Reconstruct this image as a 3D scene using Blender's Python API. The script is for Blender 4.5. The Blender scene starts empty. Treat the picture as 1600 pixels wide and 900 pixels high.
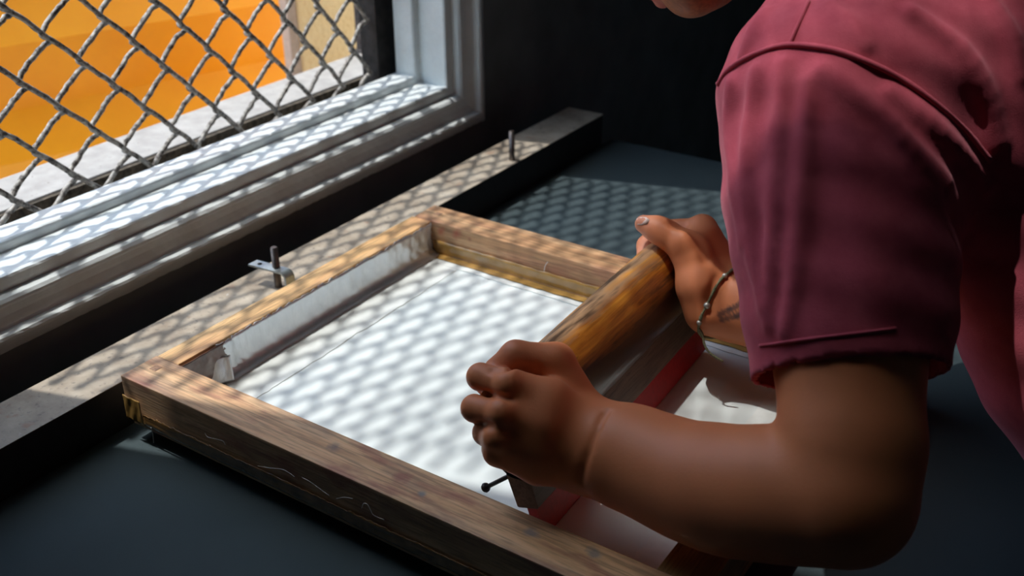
import bpy, bmesh, math, random
import numpy as np
from mathutils import Vector, Matrix
from mathutils.bvhtree import BVHTree

random.seed(7)
rng = np.random.default_rng(7)
C = bpy.context.scene.collection
scene = bpy.context.scene

# ------------------------------------------------------------------ camera
FPX = 1704.18
RC = np.array([[0.83116, 0.55599914, -0.00616571],
               [-0.25511713, 0.39117896, 0.88424786],
               [0.49405294, -0.73337847, 0.46697721]])
CAMP = np.array([0.0, 0.0, 0.55])          # z = 0 is the top of the printing frame, the floor is at -0.95
FLOOR = -0.95
cam_d = bpy.data.cameras.new('camera')
cam = bpy.data.objects.new('camera', cam_d); C.objects.link(cam)
_m = Matrix([list(v) for v in RC.T]).to_4x4(); _m.translation = Vector(CAMP)
cam.matrix_world = _m
cam_d.sensor_width = 36.0; cam_d.lens = FPX * 36.0 / 1600.0
cam_d.clip_start = 0.02; cam_d.clip_end = 100
cam_d.dof.use_dof = True; cam_d.dof.focus_distance = 0.93; cam_d.dof.aperture_fstop = 7.1
scene.camera = cam

# ------------------------------------------------------------------ sky, sun, exposure
SUN_AZ, SUN_EL = math.radians(18.0), math.radians(70.0)
sun_dir = np.array([math.cos(SUN_AZ) * math.cos(SUN_EL), math.sin(SUN_AZ) * math.cos(SUN_EL), -math.sin(SUN_EL)])
world = bpy.data.worlds.new('sky'); scene.world = world; world.use_nodes = True
wn = world.node_tree; wn.nodes.clear()
w_out = wn.nodes.new('ShaderNodeOutputWorld'); w_bg = wn.nodes.new('ShaderNodeBackground')
w_sky = wn.nodes.new('ShaderNodeTexSky'); w_sky.sky_type = 'NISHITA'; w_sky.sun_disc = False
w_sky.sun_elevation = SUN_EL; w_sky.sun_rotation = math.radians(270) - SUN_AZ
w_sky.air_density = 1.0; w_sky.dust_density = 1.5; w_sky.ozone_density = 1.0
w_tint = wn.nodes.new('ShaderNodeMix'); w_tint.data_type = 'RGBA'; w_tint.blend_type = 'MULTIPLY'; w_tint.inputs[0].default_value = 1.0; w_tint.inputs[7].default_value = (0.94, 1.0, 0.95, 1)
wn.links.new(w_sky.outputs[0], w_tint.inputs[6]); wn.links.new(w_tint.outputs[2], w_bg.inputs[0]); wn.links.new(w_bg.outputs[0], w_out.inputs[0])
w_bg.inputs[1].default_value = 0.56
sun_d = bpy.data.lights.new('sun', 'SUN'); sun_d.energy = 2.75; sun_d.angle = math.radians(0.62); sun_d.color = (1.0, 0.965, 0.91)
sun = bpy.data.objects.new('sun', sun_d); C.objects.link(sun)
sun.rotation_euler = Vector(-sun_dir).to_track_quat('Z', 'Y').to_euler(); sun.location = (-3, -1, 5)
scene.view_settings.view_transform = 'Standard'; scene.view_settings.look = 'None'
scene.view_settings.gamma = 1.0; scene.view_settings.use_curve_mapping = False
scene.view_settings.exposure = 0.12
scene.cycles.use_denoising = True
scene.cycles.sample_clamp_indirect = 6.0
scene.cycles.max_bounces = 10; scene.cycles.diffuse_bounces = 6

def portal(name, loc, rot, sx, sy):
    d = bpy.data.lights.new(name, 'AREA'); d.shape = 'RECTANGLE'; d.size = sx; d.size_y = sy; d.energy = 1
    d.cycles.is_portal = True
    o = bpy.data.objects.new(name, d); C.objects.link(o); o.location = loc; o.rotation_euler = rot
    return o

# ------------------------------------------------------------------ helpers
def PD(px, py, D):
    """3-D point at depth D along the ray of a pixel of the 1600x900 frame (used to measure the place)"""
    return CAMP + RC.T @ (np.array([(px - 800) / FPX, -(py - 450) / FPX, -1.0]) * D)

def link(name, me, mat=None, parent=None, smooth=False):
    o = bpy.data.objects.new(name, me); C.objects.link(o)
    if mat is not None and not me.materials: me.materials.append(mat)
    if parent is not None: o.parent = parent
    if smooth and len(me.polygons): me.polygons.foreach_set('use_smooth', [True] * len(me.polygons))
    return o

def pyd(name, v, f, mat=None, parent=None, smooth=False):
    me = bpy.data.meshes.new(name)
    me.from_pydata([tuple(map(float, p)) for p in v], [], [tuple(map(int, q)) for q in f]); me.update()
    return link(name, me, mat, parent, smooth)

def tag(o, label, cat=None, group=None, kind=None):
    o['label'] = label
    if cat: o['category'] = cat
    if group: o['group'] = group
    if kind: o['kind'] = kind
    return o

def struct(o, label=None):
    o['kind'] = 'structure'
    if label: o['label'] = label; o['category'] = o.name.split('_')[0]
    return o

def empty(name, loc=(0, 0, 0)):
    o = bpy.data.objects.new(name, None); C.objects.link(o); o.location = loc; o.empty_display_size = 0.05
    return o

def adopt(o, parent):
    """parent while keeping the mesh where it was modelled"""
    o.parent = parent
    o.matrix_parent_inverse = Matrix.Translation(-Vector(parent.location)) if parent.parent is None else Matrix.Identity(4)
    return o

def bm_box(bm, lo, hi, bev=0.0, seg=2):
    r = bmesh.ops.create_cube(bm, size=1.0)
    vs = r['verts']
    for v in vs:
        v.co = Vector([lo[i] + (v.co[i] + 0.5) * (hi[i] - lo[i]) for i in range(3)])
    if bev > 0:
        es = list({e for v in vs for e in v.link_edges})
        bmesh.ops.bevel(bm, geom=es, offset=bev, segments=seg, affect='EDGES', profile=0.6)

def box(name, lo, hi, mat, parent=None, bev=0.0, seg=2):
    """one bevelled box with its origin at the centre of its base"""
    bm = bmesh.new(); c = [(lo[0] + hi[0]) / 2, (lo[1] + hi[1]) / 2, lo[2]]
    bm_box(bm, [lo[i] - c[i] for i in range(3)], [hi[i] - c[i] for i in range(3)], bev, seg)
    me = bpy.data.meshes.new(name); bm.to_mesh(me); bm.free()
    o = link(name, me, mat); o.location = c
    if parent is not None: adopt(o, parent)
    return o

def boxes(name, lst, mat, parent=None, bev=0.0):
    bm = bmesh.new()
    for lo, hi in lst: bm_box(bm, lo, hi, bev)
    me = bpy.data.meshes.new(name); bm.to_mesh(me); bm.free()
    o = link(name, me, mat)
    if parent is not None: adopt(o, parent)
    return o

def frames(pts):
    pts = np.asarray(pts, float); n = len(pts)
    t = np.gradient(pts, axis=0); t /= np.linalg.norm(t, axis=1)[:, None] + 1e-12
    up = np.array([0, 0, 1.0]) if abs(t[0][2]) < 0.9 else np.array([1.0, 0, 0])
    u = np.cross(t[0], up); u /= np.linalg.norm(u); U = [u]
    for i in range(1, n):
        u = U[-1] - t[i] * (U[-1] @ t[i]); u /= np.linalg.norm(u) + 1e-12; U.append(u)
    U = np.array(U); V = np.cross(t, U)
    return pts, U, V

def tube(name, pts, rad, mat, parent=None, sides=8, jitter=0.0, smooth=True):
    pts, U, V = frames(pts); n = len(pts)
    rad = np.broadcast_to(np.asarray(rad, float), (n,)).copy()
    a = np.arange(sides) * 2 * math.pi / sides
    R = rad[:, None] * (1 + jitter * rng.standard_normal((n, sides)))
    P = pts[:, None] + (U[:, None] * np.cos(a)[None, :, None] + V[:, None] * np.sin(a)[None, :, None]) * R[..., None]
    v = list(P.reshape(-1, 3)); f = []
    for i in range(n - 1):
        for j in range(sides):
            k = (j + 1) % sides
            f.append((i * sides + j, i * sides + k, (i + 1) * sides + k, (i + 1) * sides + j))
    f.append(tuple(range(sides - 1, -1, -1))); f.append(tuple((n - 1) * sides + j for j in range(sides)))
    o = pyd(name, v, f, mat, None, smooth)
    if parent is not None: adopt(o, parent)
    return o

def spline(pts, m=8):
    """Catmull-Rom through the points"""
    p = np.asarray(pts, float); p = np.vstack([2 * p[0] - p[1], p, 2 * p[-1] - p[-2]]); out = []
    for i in range(1, len(p) - 2):
        for t in np.linspace(0, 1, m, endpoint=False):
            out.append(0.5 * (2 * p[i] + (p[i + 1] - p[i - 1]) * t + (2 * p[i - 1] - 5 * p[i] + 4 * p[i + 1] - p[i + 2]) * t ** 2
                              + (3 * p[i] - p[i - 1] - 3 * p[i + 1] + p[i + 2]) * t ** 3))
    out.append(p[-2]); return np.array(out)

# ------------------------------------------------------------------ materials
class NT:
    def __init__(s, name):
        s.m = bpy.data.materials.new(name); s.m.use_nodes = True; s.t = s.m.node_tree
        s.b = s.t.nodes['Principled BSDF']; s._co = None
    def n(s, typ, **kw):
        x = s.t.nodes.new(typ)
        for k, v in kw.items():
            if k.startswith('i_'): x.inputs[int(k[2:]) if k[2:].isdigit() else k[2:].replace('_', ' ')].default_value = v
            else: setattr(x, k, v)
        return x
    def l(s, a, b): s.t.links.new(a, b)
    def co(s):
        if s._co is None: s._co = s.n('ShaderNodeTexCoord').outputs['Object']
        return s._co
    def map(s, scale=(1, 1, 1), loc=(0, 0, 0)):
        m = s.n('ShaderNodeMapping'); m.inputs['Scale'].default_value = scale; m.inputs['Location'].default_value = loc
        s.l(s.co(), m.inputs['Vector']); return m.outputs[0]
    def noise(s, scale, detail=4, rough=0.55, vec=None, dist=0.0):
        x = s.n('ShaderNodeTexNoise'); x.inputs['Scale'].default_value = scale; x.inputs['Detail'].default_value = detail
        x.inputs['Roughness'].default_value = rough; x.inputs['Distortion'].default_value = dist
        s.l(vec if vec is not None else s.co(), x.inputs['Vector']); return x.outputs['Fac']
    def ramp(s, fac, stops):
        x = s.n('ShaderNodeValToRGB'); e = x.color_ramp.elements
        while len(e) < len(stops): e.new(0.5)
        for i, (p, c) in enumerate(stops):
            e[i].position = p; c = c if isinstance(c, (tuple, list)) else (c, c, c); e[i].color = (*c[:3], 1)
        s.l(fac, x.inputs[0]); return x.outputs['Color']
    def mix(s, fac, a, b, mode='MIX'):
        x = s.n('ShaderNodeMix', data_type='RGBA', blend_type=mode)
        for sock, v in ((x.inputs[0], fac), (x.inputs[6], a), (x.inputs[7], b)):
            if hasattr(v, 'links'): s.l(v, sock)
            elif isinstance(v, (tuple, list)): sock.default_value = (*v[:3], 1)
            else: sock.default_value = v
        return x.outputs[2]
    def base(s, col): 
        if hasattr(col, 'links'): s.l(col, s.b.inputs['Base Color'])
        else: s.b.inputs['Base Color'].default_value = (*col[:3], 1)
    def set(s, **kw):
        for k, v in kw.items():
            i = s.b.inputs[k.replace('_', ' ')]
            if hasattr(v, 'links'): s.l(v, i)
            else: i.default_value = v
    def bump(s, h, strength=0.3, dist=0.002):
        x = s.n('ShaderNodeBump'); x.inputs['Strength'].default_value = strength; x.inputs['Distance'].default_value = dist
        s.l(h, x.inputs['Height']); s.l(x.outputs[0], s.b.inputs['Normal'])
    def spot(s, p, r, wob=1.0, nscale=75):
        """soft-edged irregular mark of radius r about a point"""
        d = s.n('ShaderNodeVectorMath', operation='DISTANCE'); s.l(s.co(), d.inputs[0]); d.inputs[1].default_value = p
        nz = s.noise(nscale, 2)
        a = s.n('ShaderNodeMath', operation='MULTIPLY_ADD'); s.l(nz, a.inputs[0]); a.inputs[1].default_value = wob * r * 2; s.l(d.outputs['Value'], a.inputs[2])
        m = s.n('ShaderNodeMapRange'); s.l(a.outputs[0], m.inputs[0])
        m.inputs[1].default_value = r * (1.0 + wob); m.inputs[2].default_value = r * (0.3 + wob); m.inputs[4].default_value = 0.6; return m.outputs[0]

def plain(name, col, rough=0.6, metal=0.0, nscale=60, var=0.15, bump=0.15, bdist=0.001, coat=0.0):
    t = NT(name); nz = t.noise(nscale)
    t.base(t.ramp(nz, [(0.3, tuple(c * (1 - var) for c in col)), (0.7, tuple(min(1, c * (1 + var)) for c in col))]))
    t.set(Roughness=rough, Metallic=metal, Coat_Weight=coat); t.bump(nz, bump, bdist)
    return t.m

def wood(name, axis, dark, mid, light, grain=1.0, grime=(0.10, 0.06, 0.05), stains=(), rough=0.55, coat=0.0, grime_amt=0.5, red=0.0, bump=0.35):
    t = NT(name)
    sc = [90 * grain] * 3; sc[axis] = 5 * grain
    g = t.noise(1.0, 6, 0.62, t.map(sc), 0.4)
    sc2 = [420] * 3; sc2[axis] = 22
    g2 = t.noise(1.0, 3, 0.6, t.map(sc2))
    col = t.ramp(g, [(0.25, dark), (0.48, mid), (0.72, light)])
    col = t.mix(t.ramp(g2, [(0.47, 0.0), (0.63, 0.7)]), col, tuple(c * 0.45 for c in mid), 'MIX')
    sc3 = [26] * 3; sc3[axis] = 9
    p = t.noise(1.0, 4, 0.6, t.map(sc3, (3.1, 1.7, 0.4)))
    col = t.mix(t.ramp(p, [(0.47, 0.0), (0.66, grime_amt)]), col, grime)
    if red > 0:
        sc4 = [40] * 3; sc4[axis] = 14
        q = t.noise(1.0, 4, 0.6, t.map(sc4, (7.7, 2.2, 5.1)))
        col = t.mix(t.ramp(q, [(0.52, 0.0), (0.68, red)]), col, (0.32, 0.075, 0.06))
    for pt, r, c in stains: col = t.mix(t.spot(pt, r), col, c)
    t.base(col); t.set(Roughness=rough, Coat_Weight=coat, Coat_Roughness=0.25)
    t.bump(g2, bump, 0.0008)
    return t.m

def paint_white(name, col, chips=True):
    t = NT(name)
    br = t.noise(1.0, 5, 0.6, t.map((260, 14, 260)))
    n1 = t.noise(30, 5)
    c = t.ramp(n1, [(0.3, tuple(x * 0.9 for x in col)), (0.7, col)])
    c = t.mix(t.ramp(br, [(0.5, 0.0), (0.75, 0.18)]), c, (0.45, 0.47, 0.48))
    if chips:
        ch = t.noise(95, 6, 0.7)
        c = t.mix(t.ramp(ch, [(0.70, 0.0), (0.735, 0.85)]), c, (0.14, 0.12, 0.11))
    t.base(c); t.set(Roughness=0.42); t.bump(br, 0.4, 0.001)
    return t.m

M = {}
M['casing'] = paint_white('window_paint', (0.80, 0.865, 0.87))
M['wall'] = plain('dark_wall', (0.20, 0.232, 0.235), 0.8, nscale=9, var=0.2)
M['wall_room'] = plain('room_wall', (0.15, 0.16, 0.165), 0.85, nscale=5, var=0.2)
M['wall_far'] = plain('far_wall', (0.34, 0.36, 0.37), 0.85, nscale=5, var=0.2)
M['ceiling'] = plain('ceiling_paint', (0.22, 0.22, 0.22), 0.9)
M['floor'] = plain('concrete_floor', (0.17, 0.165, 0.16), 0.8, nscale=12)
M['ext_wall'] = plain('outer_wall', (0.66, 0.60, 0.50), 0.9, nscale=30, var=0.3)
M['ground'] = plain('outside_ground', (0.52, 0.49, 0.44), 0.9, nscale=8, var=0.2)
M['dirt'] = plain('recess_dirt', (0.085, 0.068, 0.048), 0.95, nscale=120, var=0.7, bump=1.0, bdist=0.006)
M['rust'] = plain('rusty_dark_metal', (0.060, 0.052, 0.050), 0.8, nscale=150, var=0.6, bump=0.8, bdist=0.003)
M['darkreveal'] = plain('dark_reveal', (0.016, 0.014, 0.013), 0.9, nscale=80, var=0.6, bump=0.6)
t = NT('concrete_ledge'); n1 = t.noise(40, 6); n2 = t.noise(300, 3)
cc = t.ramp(n1, [(0.3, (0.29, 0.28, 0.265)), (0.65, (0.39, 0.38, 0.36))]); cc = t.mix(t.ramp(t.noise(160, 5), [(0.66, 0.0), (0.72, 0.8)]), cc, (0.16, 0.14, 0.12))
t.base(cc); t.set(Roughness=0.85); t.bump(n2, 0.4, 0.001); M['ledge'] = t.m
t = NT('stucco'); n1 = t.noise(95, 3, 0.5); t.base(t.ramp(t.noise(14, 4), [(0.3, (0.92, 0.66, 0.34)), (0.7, (0.97, 0.74, 0.42))])); t.set(Roughness=0.9); t.bump(n1, 0.9, 0.006); M['stucco'] = t.m
t = NT('orange_paint'); t.base(t.ramp(t.noise(7, 4), [(0.3, (0.86, 0.34, 0.004)), (0.7, (0.93, 0.40, 0.008))])); t.set(Roughness=0.38); t.bump(t.noise(5, 2), 0.1, 0.01); M['orange'] = t.m
M['pinktrim'] = plain('dusty_trim', (0.52, 0.40, 0.33), 0.8)
# chain link: old grey paint with dark chips
t = NT('wire_paint'); n1 = t.noise(150, 5, 0.65); col = t.ramp(n1, [(0.40, (0.055, 0.044, 0.036)), (0.50, (0.28, 0.26, 0.23)), (0.70, (0.52, 0.50, 0.45))])
t.base(col); t.set(Roughness=0.6); t.bump(n1, 0.7, 0.002); M['wire'] = t.m
# table
t = NT('platen_rubber'); n1 = t.noise(900, 2); n2 = t.noise(6, 4)
t.base(t.ramp(n2, [(0.3, (0.054, 0.078, 0.088)), (0.7, (0.066, 0.094, 0.104))])); t.set(Roughness=0.8, Specular_IOR_Level=0.25); t.bump(n1, 0.35, 0.0006); M['platen'] = t.m
M['tableleg'] = plain('painted_steel', (0.03, 0.032, 0.035), 0.5)
t = NT('beam_top'); n1 = t.noise(22, 6, 0.6); n2 = t.noise(160, 4)
col = t.ramp(n1, [(0.3, (0.29, 0.23, 0.17)), (0.55, (0.45, 0.385, 0.30)), (0.75, (0.56, 0.50, 0.41))])
col = t.mix(t.ramp(n2, [(0.58, 0.0), (0.70, 0.55)]), col, (0.08, 0.08, 0.085))
col = t.mix(t.ramp(t.noise(34, 5, 0.6, t.map((1, 1, 1), (4, 2, 1))), [(0.62, 0.0), (0.70, 0.6)]), col, (0.36, 0.20, 0.13))
col = t.mix(t.ramp(t.noise(55, 5, 0.7, t.map((1, 1, 1), (1, 9, 1))), [(0.68, 0.0), (0.71, 0.8)]), col, (0.62, 0.60, 0.57))
t.base(col); t.set(Roughness=0.6); t.bump(n2, 0.3, 0.001); M['beamtop'] = t.m
M['beamside'] = plain('beam_side', (0.020, 0.021, 0.022), 0.7)
M['steel'] = plain('worn_steel', (0.19, 0.165, 0.15), 0.42, 0.85, nscale=90, var=0.4)
M['zinc'] = plain('zinc_strip', (0.46, 0.52, 0.53), 0.38, 0.75, nscale=120, var=0.2)
M['hole'] = plain('dark_hole', (0.012, 0.012, 0.012), 0.9)
# frame wood
WD, WM, WL = (0.20, 0.105, 0.060), (0.42, 0.245, 0.140), (0.60, 0.40, 0.245)
M['rail_near'] = wood('near_rail_wood', 0, (0.42, 0.22, 0.11), (0.74, 0.45, 0.235), (0.88, 0.61, 0.355), grime=(0.25, 0.16, 0.13), grime_amt=0.6, red=0.6,
    stains=[((0.0555, -0.0045, 0.046), 0.0055, (0.10, 0.21, 0.26)), ((0.03, 0.004, 0.046), 0.010, (0.34, 0.10, 0.075)), ((-0.045, 0.004, 0.046), 0.008, (0.10, 0.10, 0.12)), ((0.155, 0.004, 0.046), 0.008, (0.16, 0.20, 0.24)), ((0.205, 0.010, 0.046), 0.007, (0.12, 0.18, 0.22))])
M['rail_left'] = wood('left_rail_wood', 1, (0.58, 0.28, 0.12), (0.76, 0.46, 0.20), (0.86, 0.61, 0.31), grain=0.5, grime=(0.52, 0.22, 0.13), grime_amt=0.4, bump=0.15)
M['rail_far'] = wood('far_rail_wood', 0, (0.32, 0.155, 0.075), (0.60, 0.335, 0.165), (0.76, 0.50, 0.28), grime=(0.25, 0.135, 0.075), grime_amt=0.5, red=0.35,
    stains=[((-0.248, -0.020, 0.036), 0.007, (0.36, 0.06, 0.035)), ((-0.225, -0.020, 0.037), 0.008, (0.33, 0.05, 0.04)), ((-0.205, -0.02, 0.036), 0.004, (0.25, 0.04, 0.04)), ((-0.03, -0.02, 0.016), 0.003, (0.11, 0.02, 0.02)), ((0.03, -0.02, 0.014), 0.004, (0.12, 0.025, 0.02))])
M['rail_right'] = wood('right_rail_wood', 1, (0.22, 0.11, 0.04), (0.42, 0.24, 0.08), (0.55, 0.34, 0.13))
M['dowel'] = wood('dowel_wood', 2, WD, (0.34, 0.19, 0.11), WM)
_t = NT('squeegee_handle_wood')
_g = _t.noise(1.0, 6, 0.65, _t.map((120, 5, 120)), 0.5); _g2 = _t.noise(1.0, 4, 0.6, _t.map((70, 7, 70), (2, 5, 1)))
_c = _t.ramp(_g, [(0.30, (0.24, 0.075, 0.014)), (0.48, (0.62, 0.235, 0.028)), (0.68, (0.88, 0.42, 0.055))])
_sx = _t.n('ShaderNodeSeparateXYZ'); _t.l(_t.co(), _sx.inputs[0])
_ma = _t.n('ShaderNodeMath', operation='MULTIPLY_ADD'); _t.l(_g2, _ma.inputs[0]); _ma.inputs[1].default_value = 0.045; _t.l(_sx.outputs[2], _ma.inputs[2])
_mr = _t.n('ShaderNodeMapRange'); _t.l(_ma.outputs[0], _mr.inputs[0]); _mr.inputs[1].default_value = 0.092; _mr.inputs[2].default_value = 0.076   # lower half darkened, shade of the underside painted in
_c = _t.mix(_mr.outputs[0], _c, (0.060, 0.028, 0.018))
_mr2 = _t.n('ShaderNodeMapRange'); _t.l(_ma.outputs[0], _mr2.inputs[0]); _mr2.inputs[1].default_value = 0.104; _mr2.inputs[2].default_value = 0.112  # tan strip paints in the lit top ridge
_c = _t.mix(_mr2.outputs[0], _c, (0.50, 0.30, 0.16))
_c = _t.mix(_t.ramp(_g2, [(0.53, 0.0), (0.64, 0.85)]), _c, (0.045, 0.024, 0.016))
_t.base(_c); _t.set(Roughness=0.36, Coat_Weight=0.4, Coat_Roughness=0.2); _t.bump(_g, 0.4, 0.0008); M['sq_wood'] = _t.m
M['sq_low'] = wood('squeegee_holder_wood', 1, (0.075, 0.050, 0.036), (0.15, 0.100, 0.072), (0.22, 0.155, 0.115), grain=0.8, grime=(0.075, 0.045, 0.035), grime_amt=0.5, rough=0.55)
M['rubber'] = plain('red_rubber', (0.42, 0.010, 0.014), 0.55, nscale=200, var=0.15, bump=0.05)
# screen fabric and tapes
t = NT('screen_fabric')
wv = t.noise(1.0, 2, 0.5, t.map((2200, 60, 1))); wv2 = t.noise(1.0, 2, 0.5, t.map((60, 2200, 1)))
t.base(t.ramp(t.noise(7, 3), [(0.35, (0.74, 0.815, 0.82)), (0.65, (0.79, 0.86, 0.86))])); t.set(Roughness=0.38, Specular_IOR_Level=0.55)
t.bump(t.mix(0.5, wv, wv2), 0.12, 0.0005); M['screen'] = t.m
M['whitetape'] = plain('white_tape', (0.80, 0.85, 0.84), 0.30, nscale=90, var=0.05, bump=0.2)
t = NT('silver_tape'); n1 = t.noise(70, 5, 0.6); n2 = t.noise(1.0, 4, 0.6, t.map((900, 400, 120)))
t.base(t.ramp(n1, [(0.3, (0.76, 0.82, 0.86)), (0.7, (0.86, 0.91, 0.94))])); t.set(Roughness=0.34, Metallic=0.65); t.bump(n2, 0.3, 0.001); M['silver'] = t.m
M['browntape'] = plain('brown_packing_tape', (0.20, 0.125, 0.10), 0.18, nscale=60, var=0.3, bump=0.5, bdist=0.003, coat=0.6)
M['ambertape'] = plain('amber_packing_tape', (0.40, 0.235, 0.070), 0.16, nscale=40, var=0.25, bump=0.25, bdist=0.002, coat=0.7)
M['ambertape2'] = plain('dirty_amber_tape', (0.20, 0.11, 0.04), 0.2, nscale=40, var=0.5, bump=0.4, bdist=0.002, coat=0.6)
M['thread'] = plain('white_thread', (0.75, 0.76, 0.76), 0.6)
M['iron'] = plain('black_iron', (0.030, 0.030, 0.034), 0.45, 0.6)
# cloth
t = NT('maroon_jersey'); n1 = t.noise(55, 5, 0.6); n2 = t.noise(1400, 2)
t.base(t.ramp(n1, [(0.3, (0.44, 0.074, 0.108)), (0.7, (0.55, 0.108, 0.148))])); t.set(Roughness=0.95, Sheen_Weight=0.35, Sheen_Roughness=0.4)
t.b.inputs['Sheen Tint'].default_value = (0.85, 0.45, 0.52, 1); t.b.inputs['Specular IOR Level'].default_value = 0.1; t.bump(n2, 0.35, 0.0008); M['shirt'] = t.m
M['trousers'] = plain('dark_trousers', (0.014, 0.015, 0.018), 0.95, nscale=300)
M['shoe'] = plain('black_shoe', (0.015, 0.015, 0.015), 0.6)
M['hair'] = plain('dark_hair', (0.016, 0.011, 0.009), 0.5, nscale=400, var=0.4, bump=0.6)
# skin: colour comes from a per-vertex attribute (lips, stubble, tattoo, knuckle pinkness)
t = NT('skin'); at = t.n('ShaderNodeAttribute', attribute_name='tint')
n1 = t.noise(38, 4); n2 = t.noise(420, 3, 0.6)
col = t.mix(t.ramp(n1, [(0.35, 0.0), (0.7, 0.25)]), at.outputs['Color'], (0.52, 0.18, 0.09))
t.base(col); t.set(Roughness=0.48, Subsurface_Weight=0.10, Subsurface_Scale=0.004, Specular_IOR_Level=0.27)
t.b.inputs['Subsurface Radius'].default_value = (1.0, 0.35, 0.18); t.bump(n2, 0.16, 0.0007); M['skin'] = t.m
M['nail'] = plain('fingernail', (0.86, 0.70, 0.64), 0.25, nscale=80, var=0.05, bump=0.02)
M['cord'] = plain('green_cord', (0.16, 0.16, 0.085), 0.8, nscale=700, var=0.6, bump=1.0)
M['bead'] = plain('silver_bead', (0.42, 0.42, 0.38), 0.4, 0.5)

# ------------------------------------------------------------------ room shell
WZ, WYR, WYL, WTOP = 0.0665, 1.247, 0.414, 3.02        # window opening (inner lip): bottom, right, left, top
XW0, XW1 = -1.052, -0.953                               # outer and room face of the window wall
s = struct(box('floor', (-1.06, -2.6, FLOOR - 0.1), (3.0, 2.7, FLOOR), M['floor']), 'grey concrete floor of the dark workshop'); s['category'] = 'floor'
s = struct(box('ceiling', (-1.06, -2.6, 3.55), (3.0, 2.7, 3.65), M['ceiling']), 'plain ceiling of the workshop'); s['category'] = 'ceiling'
e = 0.05
s = struct(boxes('wall_left', [((XW0, -2.6, FLOOR), (XW1, 2.7, WZ - e)), ((XW0, -2.6, WTOP + e), (XW1, 2.7, 3.55)),
    ((XW0, WYR + e, WZ - e), (XW1, 2.7, WTOP + e)), ((XW0, -2.6, WZ - e), (XW1, WYL - e, WTOP + e))], M['wall']), 'dark painted wall around the window'); s['category'] = 'wall'
s = struct(box('wall_far', (XW1, 2.6, FLOOR), (2.9, 2.7, 3.55), M['wall_far']), 'dark wall at the far end of the room'); s['category'] = 'wall'
s = struct(box('wall_right', (2.9, -2.6, FLOOR), (3.0, 2.7, 3.55), M['wall_room']), 'dark wall on the side opposite the window'); s['category'] = 'wall'
s = struct(box('wall_back', (-1.06, -2.7, FLOOR), (3.0, -2.6, 3.55), M['wall_room']), 'dark back wall of the workshop'); s['category'] = 'wall'
portal('window_daylight_guide', (-1.09, (WYL + WYR) / 2, (WZ + WTOP) / 2), (0, math.radians(-90), 0), WTOP - WZ, WYR - WYL)

s = struct(boxes('wall_outer', [((-1.064, -2.6, -1.0), (XW0 - 0.0005, 4.0, 0.0)), ((-1.064, -2.6, WTOP + e), (XW0 - 0.0005, 4.0, 3.6)),
    ((-1.064, WYR + e + .06, 0.0), (XW0 - 0.0005, 4.0, WTOP + e)), ((-1.064, -2.6, 0.0), (XW0 - 0.0005, WYL - e, WTOP + e))], M['ext_wall']), 'unseen cream outer face of the window wall, added to bounce sunlight'); s['category'] = 'wall'  # pale outer slab added to bounce sun onto the panel and pillar
# window casing: stepped moulding swept round the opening, mitred at the corners
PROF = [(-1.050, 0.060), (-1.050, 0.0012), (-1.049, 0.0), (-1.016, 0.0), (-1.0137, 0.0012), (-1.0128, 0.0035), (-1.0128, 0.0108), (-1.0118, 0.0118),
        (-0.966, 0.0112), (-0.9632, 0.0120), (-0.962, 0.0142), (-0.9622, 0.0255), (-0.9625, 0.0270), (-0.9575, 0.0272), (-0.952, 0.0290), (-0.9492, 0.0322), (-0.9488, 0.0345),
        (-0.9505, 0.0375), (-0.9500, 0.0460), (-0.9470, 0.0545), (-0.9455, 0.0575), (-0.9400, 0.0578), (-0.9358, 0.0595), (-0.9345, 0.0625), (-0.9355, 0.0660), (-0.942, 0.0790), (-0.950, 0.0812), (-0.965, 0.0812)]
win = struct(empty('window_1', (-0.99, (WYL + WYR) / 2, WZ)), 'white painted window frame with stepped moulding above the printing table'); win['category'] = 'window'
def casing(name, A, B, outA, outB, nseg, label):
    """A,B inner corners (y,z); outA,outB outward diagonal steps at each corner"""
    v, f = [], []; npf = len(PROF)
    for i in range(nseg + 1):
        t_ = i / nseg
        for j, (x, sft) in enumerate(PROF):
            a = (A[0] + outA[0] * sft, A[1] + outA[1] * sft); b = (B[0] + outB[0] * sft, B[1] + outB[1] * sft)
            y, z = a[0] + (b[0] - a[0]) * t_, a[1] + (b[1] - a[1]) * t_
            w = 0 if i in (0, nseg) else 0.00013
            dx, dz = rng.standard_normal(2) * w
            if j in (23, 24, 25, 26) and w: dz += abs(rng.standard_normal()) * 0.0006
            v.append((x + dx, y + (dz if name != 'sill' else 0), z + (dz if name == 'sill' else 0)))
    for i in range(nseg):
        for j in range(npf):
            k = (j + 1) % npf
            f.append((i * npf + j, i * npf + k, (i + 1) * npf + k, (i + 1) * npf + j))
    f.append(tuple(range(npf))); f.append(tuple(nseg * npf + j for j in range(npf - 1, -1, -1)))
    o = pyd(name, v, f, M['casing'], None, False)
    bm = bmesh.new(); bm.from_mesh(o.data); bmesh.ops.recalc_face_normals(bm, faces=bm.faces); bm.to_mesh(o.data); bm.free()
    o['label'] = label
    return adopt(o, win)
casing('sill', (WYL, WZ), (WYR, WZ), (-1, -1), (1, -1), 130, 'white stepped sill with chipped paint and mesh shadows')
casing('jamb', (WYR, WZ), (WYR, WTOP), (1, -1), (1, 1), 60, 'white stepped jamb by the dark wall')
casing('jamb', (WYL, WZ), (WYL, WTOP), (-1, -1), (-1, 1), 60, 'white stepped jamb nearer the viewer')
casing('head', (WYL, WTOP), (WYR, WTOP), (-1, 1), (1, 1), 60, 'white stepped window head')

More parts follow.
